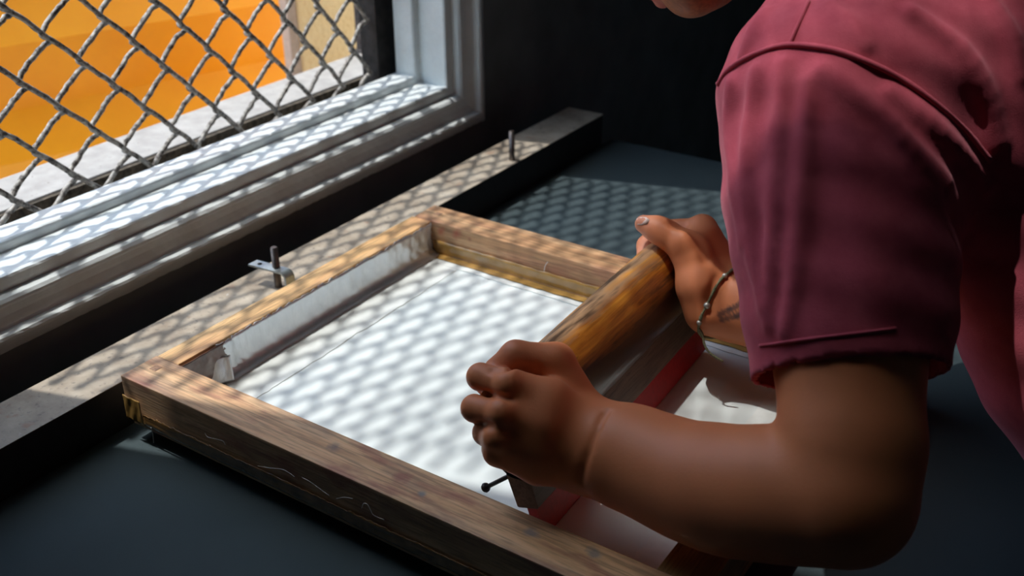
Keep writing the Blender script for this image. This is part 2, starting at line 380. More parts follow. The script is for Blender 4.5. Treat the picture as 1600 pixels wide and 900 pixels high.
# outside of the window: recess, ledge, reveal
s = struct(box('trim_1', (-1.122, -0.6, -0.06), (XW0, 1.45, 0.012), M['dirt']), 'dirt filled recess between window sill and outer ledge'); s['category'] = 'recess'
s = struct(box('trim_2', (-1.215, -0.6, -0.30), (-1.125, 1.60, 0.0485), M['ledge'], bev=0.002), 'pale concrete ledge outside the window mesh'); s['category'] = 'ledge'
s = struct(box('trim_3', (-1.098, 1.226, -0.05), (-1.066, 1.312, 3.4), M['darkreveal']), 'dark grimy strip at the edge of the wire mesh'); s['category'] = 'reveal'
s = struct(box('trim_4', (-1.1248, -0.6, -0.06), (-1.119, 1.60, 0.0455), M['dirt']), 'dark sheet for dirt and shade on the front of the outer ledge'); s['category'] = 'ledge'  # dark cladding stands for both dirt and shade on the ledge front
# debris along the recess
bm = bmesh.new()
for i in range(240):
    r_ = bmesh.ops.create_icosphere(bm, subdivisions=1, radius=random.uniform(0.002, 0.011))
    p = Vector((random.uniform(-1.117, -1.090), random.uniform(0.45, 1.30), 0.012 + random.uniform(0, 0.012)))
    for v in r_['verts']: v.co = Vector((v.co.x * random.uniform(.7, 1.3), v.co.y * random.uniform(.7, 1.3), v.co.z * random.uniform(.5, 1.1))) + p
me = bpy.data.meshes.new('recess_rubble'); bm.to_mesh(me); bm.free()
tag(link('recess_rubble', me, M['dirt']), 'brown grit and rubble lying in the recess behind the sill', 'rubble', kind='stuff')
post = box('metal_post', (-1.222, 1.352, 0.049), (-1.195, 1.383, 2.6), M['rust'], bev=0.002)
tag(post, 'dark weathered metal post at the right end of the outer ledge', 'post')
box('weld_plate', (-1.222, 1.345, 0.049), (-1.190, 1.388, 0.053), M['rust'], post)
s = struct(box('ground', (-14, -14, -1.3), (-1.06, 14, -1.0), M['ground']), 'pale ground of the yard outside'); s['category'] = 'ground'
pil = box('stucco_pillar', (-1.475, 1.4545, -1.0), (-1.45, 1.72, 2.2), M['stucco'], bev=0.004)
tag(pil, 'cream stucco pillar beside the orange metal panel', 'pillar')
tr = box('corner_strip', (-1.474, 1.430, -1.0), (-1.454, 1.4545, 2.2), M['pinktrim'], pil, bev=0.002); tr['label'] = 'dusty pink corner strip'

# orange ribbed panel: trapezoid horizontal ribs, each sheet face a strip of the profile
od = np.array([0.3194, 0.9476, 0.0]); od /= np.linalg.norm(od); on = np.array([od[1], -od[0], 0.0]); OO = np.array([-1.70, 1.6756, 0.0])
panel = empty('orange_metal_panel', (-1.95, 0.9, -1.0)); tag(panel, 'orange ribbed metal wall panel seen through the wire mesh', 'panel')
oprof = [(0.00, -1.0), (0.00, -0.40), (0.035, -0.345), (0.035, -0.245), (0.0, -0.212), (-0.055, -0.127), (-0.012, 0.007), (-0.090, 0.105), (-0.09, 0.16), (-0.04, 0.30), (-0.115, 0.40), (-0.115, 0.46), (-0.065, 0.60), (-0.065, 0.64)]
for (a, b) in zip(oprof[:-1], oprof[1:]):
    v = []
    for q in (a, b):
        for L in (0.10, -3.2): v.append(OO + od * L + on * q[0] + np.array([0, 0, q[1]]))
    for q in (a, b):
        for L in (0.10, -3.2): v.append(OO + od * L + on * (q[0] - 0.01) + np.array([0, 0, q[1]]))
    o = pyd('rib_face', v, [(0, 1, 3, 2), (4, 6, 7, 5), (0, 2, 6, 4), (1, 5, 7, 3), (2, 3, 7, 6), (0, 4, 5, 1)], M['orange'])
    bm = bmesh.new(); bm.from_mesh(o.data); bmesh.ops.recalc_face_normals(bm, faces=bm.faces); bm.to_mesh(o.data); bm.free()
    adopt(o, panel)

# ------------------------------------------------------------------ chain link mesh
XM = -1.075
mesh_root = empty('chain_link_mesh', (XM, (WYL + WYR) / 2, 0.03))
tag(mesh_root, 'grey painted chain link mesh stretched across the window', 'mesh')
def ycol(k): return 0.6935 + 0.0385 * k - (0.00026 * k * k if k > 0 else 0)
def zdrift(y): return 0.06 * (y - 0.6935)
kmin, kmax = -7, 15
for k in range(kmin, kmax):
    y0, y1 = ycol(k), ycol(k + 1); ym = (y0 + y1) / 2
    za = 0.2403 + zdrift(ym) + (0.0 if k % 2 == 0 else 0.040)
    n0 = int((WTOP + 0.02 - za) / 0.08); zt = za + n0 * 0.08
    pts = []; dz = 0.040; z = zt; w = 0.004
    jit = lambda a: random.uniform(-a, a)
    while z > 0.07:
        jl = jit(0.0012); jr = jit(0.0012); d = y1 - y0
        # left node -> front strand -> right hook -> back strand
        A_, B_ = (y0 + 0.0010, z - 0.0020), (y1 - 0.0012, z - dz + 0.0020)          # front strand
        C_, D_ = (y1 - 0.0008, z - dz - 0.0066), (y0 + 0.0008, z - 2 * dz + 0.0066)   # back strand
        ip = lambda p, q, u, bow: (p[0] + (q[0] - p[0]) * u, p[1] + (q[1] - p[1]) * u + bow)
        pts += [(XM, y0 - 0.0048, z + 0.0024), (XM + w, *A_), (XM + w, *ip(A_, B_, 0.33, 0.0014 + jl)), (XM + w, *ip(A_, B_, 0.68, 0.0016 + jr)), (XM + w, *B_),
                (XM, y1 + 0.0050, z - dz - 0.0026), (XM - w, *C_), (XM - w, *ip(C_, D_, 0.33, 0.0018 + jr)), (XM - w, *ip(C_, D_, 0.68, 0.0012 + jl)), (XM - w, *D_)]
        z -= 2 * dz
    P = spline(pts, 3)
    P = P[P[:, 2] > 0.020]
    P[:, 0] += 0.0006 * rng.standard_normal(len(P))
    tube('wire', P, 0.0032, M['wire'], mesh_root, sides=7, jitter=0.07)

# ------------------------------------------------------------------ printing table
TZ = -0.07
table = empty('printing_table', (-0.42, 0.5, FLOOR)); tag(table, 'long printing table with a dark rubber surface and pinned rail under the window', 'table')
box('table_top', (-0.812, -0.75, TZ - 0.035), (-0.03, 1.50, TZ), M['platen'], table, bev=0.003)
rail = box('registration_rail', (-0.876, -0.75, -0.125), (-0.812, 1.47, -0.0208), M['beamside'], table, bev=0.002); rail['label'] = 'stained rail along the table edge'
rt = box('rail_top', (-0.8765, -0.75, -0.0206), (-0.8115, 1.47, -0.0200), M['beamtop'], table, bev=0.0); rt['label'] = 'worn tan and grey top of the rail'
for (x, y) in ((-0.80, -0.68), (-0.80, 1.42), (-0.10, -0.68), (-0.10, 1.42)):
    box('leg', (x - 0.03, y - 0.03, FLOOR), (x + 0.03, y + 0.03, TZ - 0.035), M['tableleg'], table, bev=0.003)
for y in (-0.68, 1.42): box('stretcher', (-0.77, y - 0.02, -0.75), (-0.13, y + 0.02, -0.71), M['tableleg'], table)
def pin(name, x, y, top, label):
    bm = bmesh.new()
    r0 = 0.0042
    bmesh.ops.create_cone(bm, cap_ends=True, segments=20, radius1=r0, radius2=r0, depth=top + 0.05, matrix=Matrix.Translation((0, 0, (top + 0.05) / 2 - 0.03)))
    top_e = [ed for ed in bm.edges if all(v.co.z > top + 0.019 for v in ed.verts)]
    bmesh.ops.bevel(bm, geom=top_e, offset=0.0010, segments=2, affect='EDGES')
    me = bpy.data.meshes.new(name); bm.to_mesh(me); bm.free()
    o = link(name, me, M['steel']); o.location = (x, y, -0.02)
    for p in me.polygons: p.use_smooth = len(p.vertices) == 4
    adopt(o, table); o['label'] = label
    return o
pin('registration_pin', -0.8255, 0.7550, 0.029, 'steel pin next to the bracket')
pin('registration_pin', -0.8225, 1.2230, 0.024, 'steel pin at the dark end of the rail')

# bent zinc strip fixed to the frame
def strip_bracket():
    w = 0.0068; th = 0.0011; y = 0.7512
    path = []
    for i in range(9): path.append((-0.8565 + (0.0435) * i / 8, 0.0035))
    for i in range(1, 7):
        a = i / 6 * math.pi / 2; path.append((-0.813 + 0.0075 * math.sin(a), 0.0035 - 0.0075 * (1 - math.cos(a))))
    path += [(-0.8055, -0.012), (-0.8055, -0.019)]
    v, f = [], []
    P = np.array(path); T = np.gradient(P, axis=0); T /= np.linalg.norm(T, axis=1)[:, None]; N = np.stack([-T[:, 1], T[:, 0]], 1)
    for p, n in zip(P, N):
        for (sy, so) in ((-w, th), (w, th), (w, -th), (-w, -th)):
            q = p + n * so; v.append((q[0], y + sy + 0.10 * (q[0] + 0.835) , q[1]))
    for i in range(len(P) - 1):
        for j in range(4):
            k = (j + 1) % 4; f.append((4 * i + j, 4 * i + k, 4 * i + 4 + k, 4 * i + 4 + j))
    f.append((3, 2, 1, 0)); L = 4 * (len(P) - 1); f.append((L, L + 1, L + 2, L + 3))
    root = pyd('corner_bracket', v, f, M['zinc'])
    bm = bmesh.new(); bm.from_mesh(root.data); bmesh.ops.recalc_face_normals(bm, faces=bm.faces); bm.to_mesh(root.data); bm.free()
    for x in (-0.846, -0.823):
        bm = bmesh.new(); bmesh.ops.create_cone(bm, cap_ends=True, segments=16, radius1=0.0026, radius2=0.0026, depth=0.0004)
        me = bpy.data.meshes.new('screw_hole'); bm.to_mesh(me); bm.free()
        h = link('screw_hole', me, M['hole']); h.location = (x, y + 0.10 * (x + 0.835), 0.0035 + th + 0.0001); adopt(h, root)
    return root
tag(strip_bracket(), 'bent zinc strip bracket with two holes beside the steel pin', 'bracket')

# ------------------------------------------------------------------ screen printing frame
FX0, FX1, FY0, FY1, FH = -0.793, -0.212, 0.516, 0.997, 0.046
IX0, IX1, IY0, IY1 = -0.763, -0.252, 0.559, 0.9565
fr = empty('screen_frame', ((FX0 + FX1) / 2, (FY0 + FY1) / 2, TZ)); tag(fr, 'wooden screen printing frame with white mesh lying under the squeegee', 'frame')
def rail_part(name, lo, hi, mat, label):
    o = box(name, lo, hi, mat, None, bev=0.0012, seg=2)
    adopt(o, fr); o['label'] = label; return o
# the near and far rails run the full width, the side rails butt between them; tiny height steps at the joints
rail_part('rail', (FX0, FY0, -FH), (FX1, IY0, 0.0), M['rail_near'], 'paint stained near rail')
rail_part('rail', (FX0 + 0.004, IY1, -FH), (FX1, FY1, 0.0), M['rail_far'], 'far rail with red stains inside')
rail_part('rail', (FX0 + 0.0008, IY0 + 0.0004, -FH), (IX0, IY1 - 0.0004, -0.0005), M['rail_left'], 'honey coloured left rail')
rail_part('rail', (IX1, IY0 + 0.0004, -FH), (FX1, IY1 - 0.0004, -0.0005), M['rail_right'], 'amber right rail')
for (x, y) in ((-0.775, 0.543), (-0.768, 0.977)):
    o = box('dowel', (x - 0.0045, y - 0.0045, -0.01), (x + 0.0045, y + 0.0045, 0.0004), M['dowel'], fr, bev=0.0006); o['label'] = 'square wooden plug'
# lower lip of the rails and feet
lip = boxes('lip', [((FX0 + 0.006, FY0 + 0.0008, -FH - 0.006), (FX1, IY0 - 0.004, -FH))], M['rail_near'], fr); lip['label'] = 'thin wooden lip under the near rail'
for (x, y) in ((-0.70, 0.975), (-0.24, 0.975), (-0.24, 0.60), (-0.70, 0.60)):
    box('foot', (x - 0.012, y - 0.012, TZ), (x + 0.012, y + 0.012, -FH), M['tableleg'], fr)
# stretched mesh
nx, ny = 40, 32; v, f = [], []
for j in range(ny + 1):
    for i in range(nx + 1):
        u_, w_ = i / nx, j / ny
        v.append((IX0 + 0.0008 + (IX1 - IX0 - 0.0016) * u_, IY0 + 0.0008 + (IY1 - IY0 - 0.0016) * w_, -0.0430 - 0.0006 * math.sin(math.pi * u_) * math.sin(math.pi * w_)))
for j in range(ny):
    for i in range(nx): a = j * (nx + 1) + i; f.append((a, a + 1, a + nx + 2, a + nx + 1))
scr = pyd('screen_mesh', v, f, M['screen'], None, True); adopt(scr, fr); scr['label'] = 'white stretched mesh fabric'
sm_ = scr.modifiers.new('thickness', 'SOLIDIFY'); sm_.thickness = 0.0012; sm_.offset = -1
# tape borders lying on the mesh
def flat_strip(name, x0, x1, y0, y1, z, mat, label, n=60, along='y', wob=0.0006, th=0.0005):
    v, f = [], []
    for i in range(n + 1):
        t_ = i / n
        for s_ in (0, 1):
            e_ = wob * rng.standard_normal()
            if along == 'y': p = ((x0, x1)[s_] + e_, y0 + (y1 - y0) * t_)
            else: p = (x0 + (x1 - x0) * t_, (y0, y1)[s_] + e_)
            v.append((p[0], p[1], z)); v.append((p[0], p[1], z - th))
    for i in range(n):
        a = 4 * i; f += [(a, a + 4, a + 6, a + 2), (a + 1, a + 3, a + 7, a + 5), (a, a + 1, a + 5, a + 4), (a + 2, a + 6, a + 7, a + 3)]
    f += [(0, 2, 3, 1), (4 * n, 4 * n + 1, 4 * n + 3, 4 * n + 2)]
    o = pyd(name, v, f, mat); bm = bmesh.new(); bm.from_mesh(o.data); bmesh.ops.recalc_face_normals(bm, faces=bm.faces); bm.to_mesh(o.data); bm.free()
    adopt(o, fr); o['label'] = label; return o
flat_strip('border_tape', -0.752, -0.708, IY0 + 0.001, IY1 - 0.012, -0.0424, M['whitetape'], 'white tape strip along the left of the mesh')
flat_strip('border_tape', -0.748, IX1 - 0.002, IY1 - 0.022, IY1 - 0.0135, -0.0420, M['whitetape'], 'white tape strip along the far edge of the mesh', along='x')
flat_strip('border_tape', -0.292, -0.266, IY0 + 0.001, IY1 - 0.012, -0.0424, M['whitetape'], 'white tape strip near the right rail')
# amber tape round the inside of the far and right rails
def crumple_sheet(name, P0, U_, V_, nu, nv, amp, mat, label, seed=0, edge=0.0, th=0.0006, normal=None, freq=3.0):
    """thin wrinkled sheet spanned by U_, V_ from P0, offset along its normal"""
    r2 = np.random.default_rng(seed); P0, U_, V_ = map(np.array, (P0, U_, V_)); N = np.cross(U_, V_); N = N / np.linalg.norm(N)
    if normal is not None and N @ np.array(normal) < 0: N = -N
    k = r2.uniform(-1, 1, (10, 2)) * freq; ph = r2.uniform(0, 6.28, 10); am = r2.uniform(0.3, 1, 10)
    v, f = [], []
    for i in range(nu + 1):
        for j in range(nv + 1):
            a, b = i / nu, j / nv
            d = sum(am[q] * abs(math.sin(k[q, 0] * a * 6.28 + k[q, 1] * b * 3.1 + ph[q])) for q in range(10)) / 6
            ee = edge * r2.standard_normal() if j == nv else 0
            v.append(P0 + U_ * a + V_ * (b + ee) + N * (0.0006 + amp * d))
    for i in range(nu):
        for j in range(nv):
            a = i * (nv + 1) + j; f.append((a, a + 1, a + nv + 2, a + nv + 1))
    o = pyd(name, v, f, mat, None, True); adopt(o, fr); o['label'] = label
    md = o.modifiers.new('thickness', 'SOLIDIFY'); md.thickness = th; md.offset = 1 if normal is None else -1
    return o
crumple_sheet('amber_tape', (IX0 + 0.004, IY1 - 0.0002, -0.0425), (IX1 - IX0 - 0.006, 0, 0), (0, 0, 0.019), 60, 4, 0.0007, M['ambertape'], 'brown tape along the inside of the far rail', 3, 0.02, normal=(0, -1, 0))
flat_strip('amber_tape', IX0 + 0.010, IX1 - 0.001, IY1 - 0.0125, IY1 - 0.0006, -0.0412, M['ambertape'], 'amber tape between mesh and far rail', along='x')
crumple_sheet('amber_tape', (IX1 + 0.0002, IY0 + 0.002, -0.0425), (0, IY1 - IY0 - 0.004, 0), (0, 0, 0.024), 50, 4, 0.0008, M['ambertape'], 'amber tape along the inside of the right rail', 5, 0.02, normal=(-1, 0, 0))
flat_strip('amber_tape', -0.266, IX1 - 0.0006, IY0 + 0.001, IY1 - 0.013, -0.0420, M['ambertape'], 'amber tape between mesh and right rail')
# silver tape up the inside of the left rail, curving onto the mesh at its foot
def silver_sheet():
    r2 = np.random.default_rng(11); nu, nv = 120, 14; v, f = [], []
    prof = [(0.0, -0.0018), (0.0, -0.010), (0.0, -0.018), (0.0002, -0.025), (0.0008, -0.031), (0.0022, -0.0355), (0.0045, -0.0385), (0.008, -0.0404), (0.012, -0.0413)]
    prof = spline(np.array([(a, 0, b) for a, b in prof]), 2)[:, [0, 2]]; nv = len(prof) - 1
    k = r2.uniform(-1, 1, (14, 2)); ph = r2.uniform(0, 6.28, 14)
    for i in range(nu + 1):
        a = i / nu; y = IY0 + 0.048 + (IY1 - IY0 - 0.050) * a
        e_ = 0.0009 * r2.standard_normal(); fade = 0.5 + 1.8 * math.exp(-((a - 0.02) / 0.06) ** 2) + 1.2 * math.exp(-((a - 0.93) / 0.07) ** 2)
        for j in range(nv + 1):
            b = j / nv
            d = sum((1 - abs(math.sin(k[q, 0] * a * 60 + k[q, 1] * b * 7 + ph[q]))) ** 6 for q in range(14)) * 0.0007 * fade
            y2 = y + (0.006 * b if i == 0 else 0) + (0.0012 * r2.standard_normal() if i in (0, nu) else 0)
            v.append((IX0 + 0.0006 + prof[j][0] + d, y2, prof[j][1] + (e_ if j == 0 else 0)))
    for i in range(nu):
        for j in range(nv):
            a = i * (nv + 1) + j; f.append((a, a + 1, a + nv + 2, a + nv + 1))
    o = pyd('silver_tape', v, f, M['silver'], None, True); adopt(o, fr); o['label'] = 'wrinkled silver tape lining the left rail'
    md = o.modifiers.new('thickness', 'SOLIDIFY'); md.thickness = 0.0005; md.offset = 0
    return o
silver_sheet()
crumple_sheet('brown_tape', (IX0 + 0.0004, IY0 + 0.001, -0.0425), (0, 0.056, 0), (0, 0, 0.0405), 26, 22, 0.0030, M['browntape'], 'crumpled brown tape in the near left corner', 21, normal=(1, 0, 0), freq=1.6)
crumple_sheet('brown_tape', (IX0 + 0.0016, IY0 + 0.034, -0.0420), (0.010, 0.020, 0), (-0.006, 0.004, 0.026), 12, 14, 0.0040, M['silver'], 'loose curled end of the silver tape', 25, normal=(1, 0, 0), freq=1.2)
# amber tape wrapped round the near left corner and along the lower front of the near rail
crumple_sheet('amber_tape', (FX0 + 0.001, FY0 - 0.0003, -FH + 0.0005), (0.024, 0, 0), (0, 0, 0.026), 16, 16, 0.0020, M['ambertape'], 'amber tape patch on the corner of the frame', 31, normal=(0, -1, 0), freq=1.3)
crumple_sheet('amber_tape', (FX0 + 0.026, FY0 - 0.0002, -FH + 0.0005), (0.40, 0, 0), (0, 0, 0.0125), 140, 8, 0.0016, M['ambertape2'], 'glossy brown tape along the lower front of the near rail', 37, 0.05, normal=(0, -1, 0), freq=4.0)
def thread(pts, r_=0.00038):
    P = spline([PD(*p) for p in pts], 6); return tube('thread', P, r_, M['thread'], fr, sides=5)
def onface(px, py, yy=FY0 - 0.0025):
    d = RC.T @ np.array([px - 800, -(py - 450), -FPX]); q = CAMP + d * (yy - CAMP[1]) / d[1]; return q
for L in ([(320, 677), (325, 683), (338, 686), (348, 689), (352, 695)], [(402, 728), (420, 731), (440, 733), (452, 739), (460, 745)], [(472, 746), (485, 753), (500, 764), (514, 774)],
          [(526, 779), (538, 777), (551, 779)], [(565, 794), (568, 787), (574, 788), (579, 797), (584, 805), (600, 812)], [(236, 668), (239, 680), (240, 692)]):
    P = spline([onface(*p) for p in L], 6); tube('thread', P, 0.00026, M['thread'], fr, sides=5)
def onfar(px, py):
    d = RC.T @ np.array([px - 800, -(py - 450), -FPX]); yy = IY1 - 0.0016; return CAMP + d * (yy - CAMP[1]) / d[1]
tube('thread', spline([onfar(*p) for p in ((850, 424), (852, 415), (856, 409))], 6), 0.0004, M['thread'], fr, sides=5)

# ------------------------------------------------------------------ squeegee
SQ0, SQ1 = 0.578, 0.905
ax0 = np.array([-0.3735, -0.0415]); axd = np.array([-0.033, 0.095]); axd /= np.linalg.norm(axd); axn = np.array([axd[1], -axd[0]])   # up the squeegee; across it (towards the person)
sq = empty('squeegee', (-0.3735, (SQ0 + SQ1) / 2, -0.042)); tag(sq, 'wooden squeegee with a red rubber blade held in both hands', 'squeegee')
def prism_y(name, prof, y0, y1, mat, label, nseg=24, wob=0.0, smooth=False):
    v, f = [], []; n = len(prof)
    for i in range(nseg + 1):
        y = y0 + (y1 - y0) * i / nseg
        skew = -0.018 * ((y - SQ0) / (SQ1 - SQ0)) + 0.009
        for (a, b) in prof:
            q = ax0 + axn * a + axd * b; q = q + wob * rng.standard_normal(2)
            v.append((q[0] + skew * 0.9, y, q[1]))
    for i in range(nseg):
        for j in range(n):
            k = (j + 1) % n; f.append((i * n + j, i * n + k, (i + 1) * n + k, (i + 1) * n + j))
    f.append(tuple(range(n))); f.append(tuple(nseg * n + j for j in range(n - 1, -1, -1)))
    o = pyd(name, v, f, mat)
    bm = bmesh.new(); bm.from_mesh(o.data); bmesh.ops.recalc_face_normals(bm, faces=bm.faces); bm.to_mesh(o.data); bm.free()
    if smooth:
        for p in o.data.polygons: p.use_smooth = len(p.vertices) == 4
    adopt(o, sq); o['label'] = label; return o
prism_y('blade', [(-0.0042, 0.0), (0.0042, 0.0), (0.0045, 0.001), (0.0045, 0.045), (-0.0045, 0.045), (-0.0045, 0.001)], SQ0 + 0.004, SQ1 + 0.018, M['rubber'], 'red rubber blade')
prism_y('holder', [(-0.0105, 0.031), (-0.0095, 0.030), (0.0095, 0.030), (0.0105, 0.031), (0.0118, 0.066), (-0.0118, 0.066)], SQ0, SQ1 + 0.010, M['sq_low'], 'grey brown wooden blade holder', wob=0.0001)
hp = []
for i in range(28):
    a = 2 * math.pi * i / 28; ca, sa = math.cos(a), math.sin(a)
    hp.append((0.0195 * abs(ca) ** 0.75 * (1 if ca > 0 else -1), 0.0965 + 0.040 * abs(sa) ** 0.85 * (1 if sa > 0 else -1)))
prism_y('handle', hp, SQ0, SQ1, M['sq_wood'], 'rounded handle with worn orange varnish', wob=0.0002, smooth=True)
# bolt sticking out of the near end
b0, b1 = np.array([-0.392, 0.587, 0.010]), np.array([-0.4195, 0.583, -0.0145])
dv = (b1 - b0) / np.linalg.norm(b1 - b0)
bolt = tube('bolt', [b0, b0 + (b1 - b0) * 0.5, b1], 0.0019, M['iron'], sq, sides=10); bolt['label'] = 'black bolt sticking out'
hd = tube('bolt_head', [b1 - dv * 0.001, b1 + dv * 0.0014, b1 + dv * 0.0030], [0.0036, 0.0043, 0.0034], M['iron'], bolt, sides=12)
hd.matrix_parent_inverse = Matrix.Identity(4)

# ------------------------------------------------------------------ implicit-surface modelling for the person
F32 = np.float32
def smin(a, b, k):
    h = np.maximum(k - np.abs(a - b), 0) / k
    return np.minimum(a, b) - h * h * k * F32(0.25)
def smax(a, b, k): return -smin(-a, -b, k)
def cone(a, b, ra, rb):
    a = np.asarray(a, F32); b = np.asarray(b, F32); ab = b - a; L2 = float(ab @ ab) + 1e-12
    def fn(p):
        q = p - a; t = np.clip((q @ ab) / F32(L2), 0, 1)
        d = q - t[:, None] * ab
        return np.sqrt(np.einsum('ij,ij->i', d, d)) - (F32(ra) + F32(rb - ra) * t)
    return fn
def ellip(c, r, rot=None):
    c = np.asarray(c, F32); r = np.asarray(r, F32); Rm = None if rot is None else np.asarray(rot, F32)
    def fn(p):
        q = p - c
        if Rm is not None: q = q @ Rm        # columns of Rm are the ellipsoid's axes
        a = q / r; b = q / (r * r)
        k0 = np.sqrt(np.einsum('ij,ij->i', a, a)); k1 = np.sqrt(np.einsum('ij,ij->i', b, b)) + F32(1e-9)
        return k0 * (k0 - 1) / k1
    return fn
def union(fs, k):
    def fn(p):
        d = fs[0](p)
        for g in fs[1:]: d = smin(d, g(p), F32(k))
        return d
    return fn
def chain(pts, k):
    """pts: list of (point, radius)"""
    return union([cone(pts[i][0], pts[i + 1][0], pts[i][1], pts[i + 1][1]) for i in range(len(pts) - 1)], k)

def polygonize(groups, kj, lo, hi, h, B=8, cut=None, project=2):
    """groups: list of sdf functions joined with smooth union kj; evaluated sparsely near the surface"""
    lo = np.asarray(lo, float); H = B * h; n = np.ceil((np.asarray(hi, float) - lo) / H).astype(int)
    ii = np.stack(np.meshgrid(*[np.arange(q) for q in n], indexing='ij'), -1).reshape(-1, 3)
    cen = (lo + (ii + 0.5) * H).astype(F32)
    gv = [np.concatenate([g(c_) for c_ in np.array_split(cen, max(1, len(cen) // 200000))]) for g in groups]
    def comb(vals):
        d = vals[0]
        for q in vals[1:]: d = smin(d, q, F32(kj))
        return d
    tot = comb(gv)
    if cut is not None: tot = np.maximum(tot, cut(cen))
    act = np.nonzero(np.abs(tot) < H * 1.05 + 0.004)[0]
    gact = [q[act] < H * 1.2 + kj + 0.01 for q in gv]
    blk = ii[act]; nb = len(blk); s1 = B + 1
    loc = np.stack(np.meshgrid(*[np.arange(s1)] * 3, indexing='ij'), -1).reshape(-1, 3)
    V = np.empty((nb, s1 ** 3), F32)
    for st in range(0, nb, 400):
        en = min(nb, st + 400)
        P = (lo + (blk[st:en, None, :] * B + loc[None]) * h).astype(F32)
        d = np.full((en - st, s1 ** 3), F32(9.0))
        for g, ga in zip(groups, gact):
            m = ga[st:en]
            if m.any(): d[m] = smin(d[m], g(P[m].reshape(-1, 3)).reshape(-1, s1 ** 3), F32(kj))
        if cut is not None: d = np.maximum(d, cut(P.reshape(-1, 3)).reshape(en - st, -1))
        V[st:en] = d
    V = V.reshape(nb, s1, s1, s1); ins = V < 0
    cs = [(a, b, c) for a in (0, 1) for b in (0, 1) for c in (0, 1)]
    cnt = sum(ins[:, a:a + B, b:b + B, c:c + B].astype(np.int8) for a, b, c in cs)
    cb, ci, cj, ck = np.nonzero((cnt > 0) & (cnt < 8))
    corner = np.stack([V[cb, ci + a, cj + b, ck + c] for a, b, c in cs], 1)
    acc = np.zeros((len(cb), 3)); num = np.zeros(len(cb)); csn = np.array(cs, float)
    for e0 in range(8):
        for e1 in range(e0 + 1, 8):
            if abs(csn[e0] - csn[e1]).sum() != 1: continue
            a, b = corner[:, e0], corner[:, e1]; m = (a < 0) != (b < 0)
            t_ = np.where(m, a / np.where(m, a - b, 1), 0)
            acc += m[:, None] * (csn[e0] + t_[:, None] * (csn[e1] - csn[e0])); num += m
    N = n * B + 1
    g3 = blk[cb] * B + np.stack([ci, cj, ck], 1)
    vert = lo + (g3 + acc / num[:, None]) * h
    key = (g3[:, 0] * N[1] + g3[:, 1]) * N[2] + g3[:, 2]
    order = np.argsort(key); sk = key[order]
    faces = []
    for axis in range(3):
        o = [0, 0, 0]; o[axis] = 1
        A = ins[:, :B, :B, :B]; Bv = ins[:, o[0]:o[0] + B, o[1]:o[1] + B, o[2]:o[2] + B]
        b_, i_, j_, k_ = np.nonzero(A != Bv)
        g = blk[b_] * B + np.stack([i_, j_, k_], 1); sg = A[b_, i_, j_, k_]
        u, w = (axis + 1) % 3, (axis + 2) % 3; quad = []; ok = np.ones(len(g), bool)
        for du, dw in ((0, 0), (-1, 0), (-1, -1), (0, -1)):
            c = g.copy(); c[:, u] += du; c[:, w] += dw
            kk = (c[:, 0] * N[1] + c[:, 1]) * N[2] + c[:, 2]
            pos = np.clip(np.searchsorted(sk, kk), 0, len(sk) - 1); ok &= sk[pos] == kk; quad.append(order[pos])
        q = np.stack(quad, 1)[ok]; sg = sg[ok]
        q[~sg] = q[~sg][:, ::-1]; faces.append(q)
    faces = np.concatenate(faces)
    def full(p):
        p = p.astype(F32); out = []
        for c_ in np.array_split(p, max(1, len(p) // 150000)):
            d = comb([g(c_) for g in groups])
            if cut is not None: d = np.maximum(d, cut(c_))
            out.append(d)
        return np.concatenate(out).astype(float)
    vm = [ga[cb] for ga in gact]
    def part(p):
        p = p.astype(F32); d = np.full(len(p), F32(9.0))
        for g, m in zip(groups, vm):
            if m.any(): d[m] = smin(d[m], g(p[m]), F32(kj))
        if cut is not None: d = np.maximum(d, cut(p))
        return d.astype(float)
    for _ in range(project):
        e_ = 0.0006; d0 = part(vert)
        g = np.stack([(part(vert + np.eye(3)[a] * e_) - d0) / e_ for a in range(3)], 1)
        stp = d0[:, None] * g / (np.einsum('ij,ij->i', g, g)[:, None] + 1e-6)
        ln = np.linalg.norm(stp, axis=1)[:, None]; vert = vert - stp * np.minimum(1, 0.5 * h / (ln + 1e-12))
    return vert, faces, full

def quick_mesh(name, v, faces, mat, parent=None):
    me = bpy.data.meshes.new(name)
    me.vertices.add(len(v)); me.vertices.foreach_set('co', v.astype(F32).ravel())
    nf = len(faces); me.loops.add(nf * 4); me.loops.foreach_set('vertex_index', faces.astype(np.int32).ravel())
    me.polygons.add(nf); me.polygons.foreach_set('loop_start', np.arange(nf, dtype=np.int32) * 4)
    me.polygons.foreach_set('loop_total', np.full(nf, 4, np.int32)); me.polygons.foreach_set('use_smooth', np.ones(nf, bool))
    me.update(calc_edges=True); me.validate()
    return link(name, me, mat, parent)

def trace(fn, px, py, d0=0.3, d1=1.6):
    """first surface point of an implicit shape along the ray of a pixel"""
    dr = RC.T @ np.array([(px - 800) / FPX, -(py - 450) / FPX, -1.0]); L = np.linalg.norm(dr); D = d0
    for _ in range(120):
        d = float(fn((CAMP + dr * D)[None].astype(F32))[0])
        if d < 0.00015: break
        D += d / L * 0.8
        if D > d1: return None
    return CAMP + dr * D

# ------------------------------------------------------------------ person: skeleton
S_L, E_L, W_L = PD(1312, 150, 0.79), PD(1330, 772, 0.702), PD(922, 697, 0.845)
S_R, E_R, W_R = np.array([-0.205, 1.185, 0.350]), np.array([-0.190, 1.040, 0.130]), PD(1142, 476, 1.055)
HIP = np.array([0.160, 0.880, -0.07]); NECK = np.array([-0.245, 0.945, 0.365])
K = {}
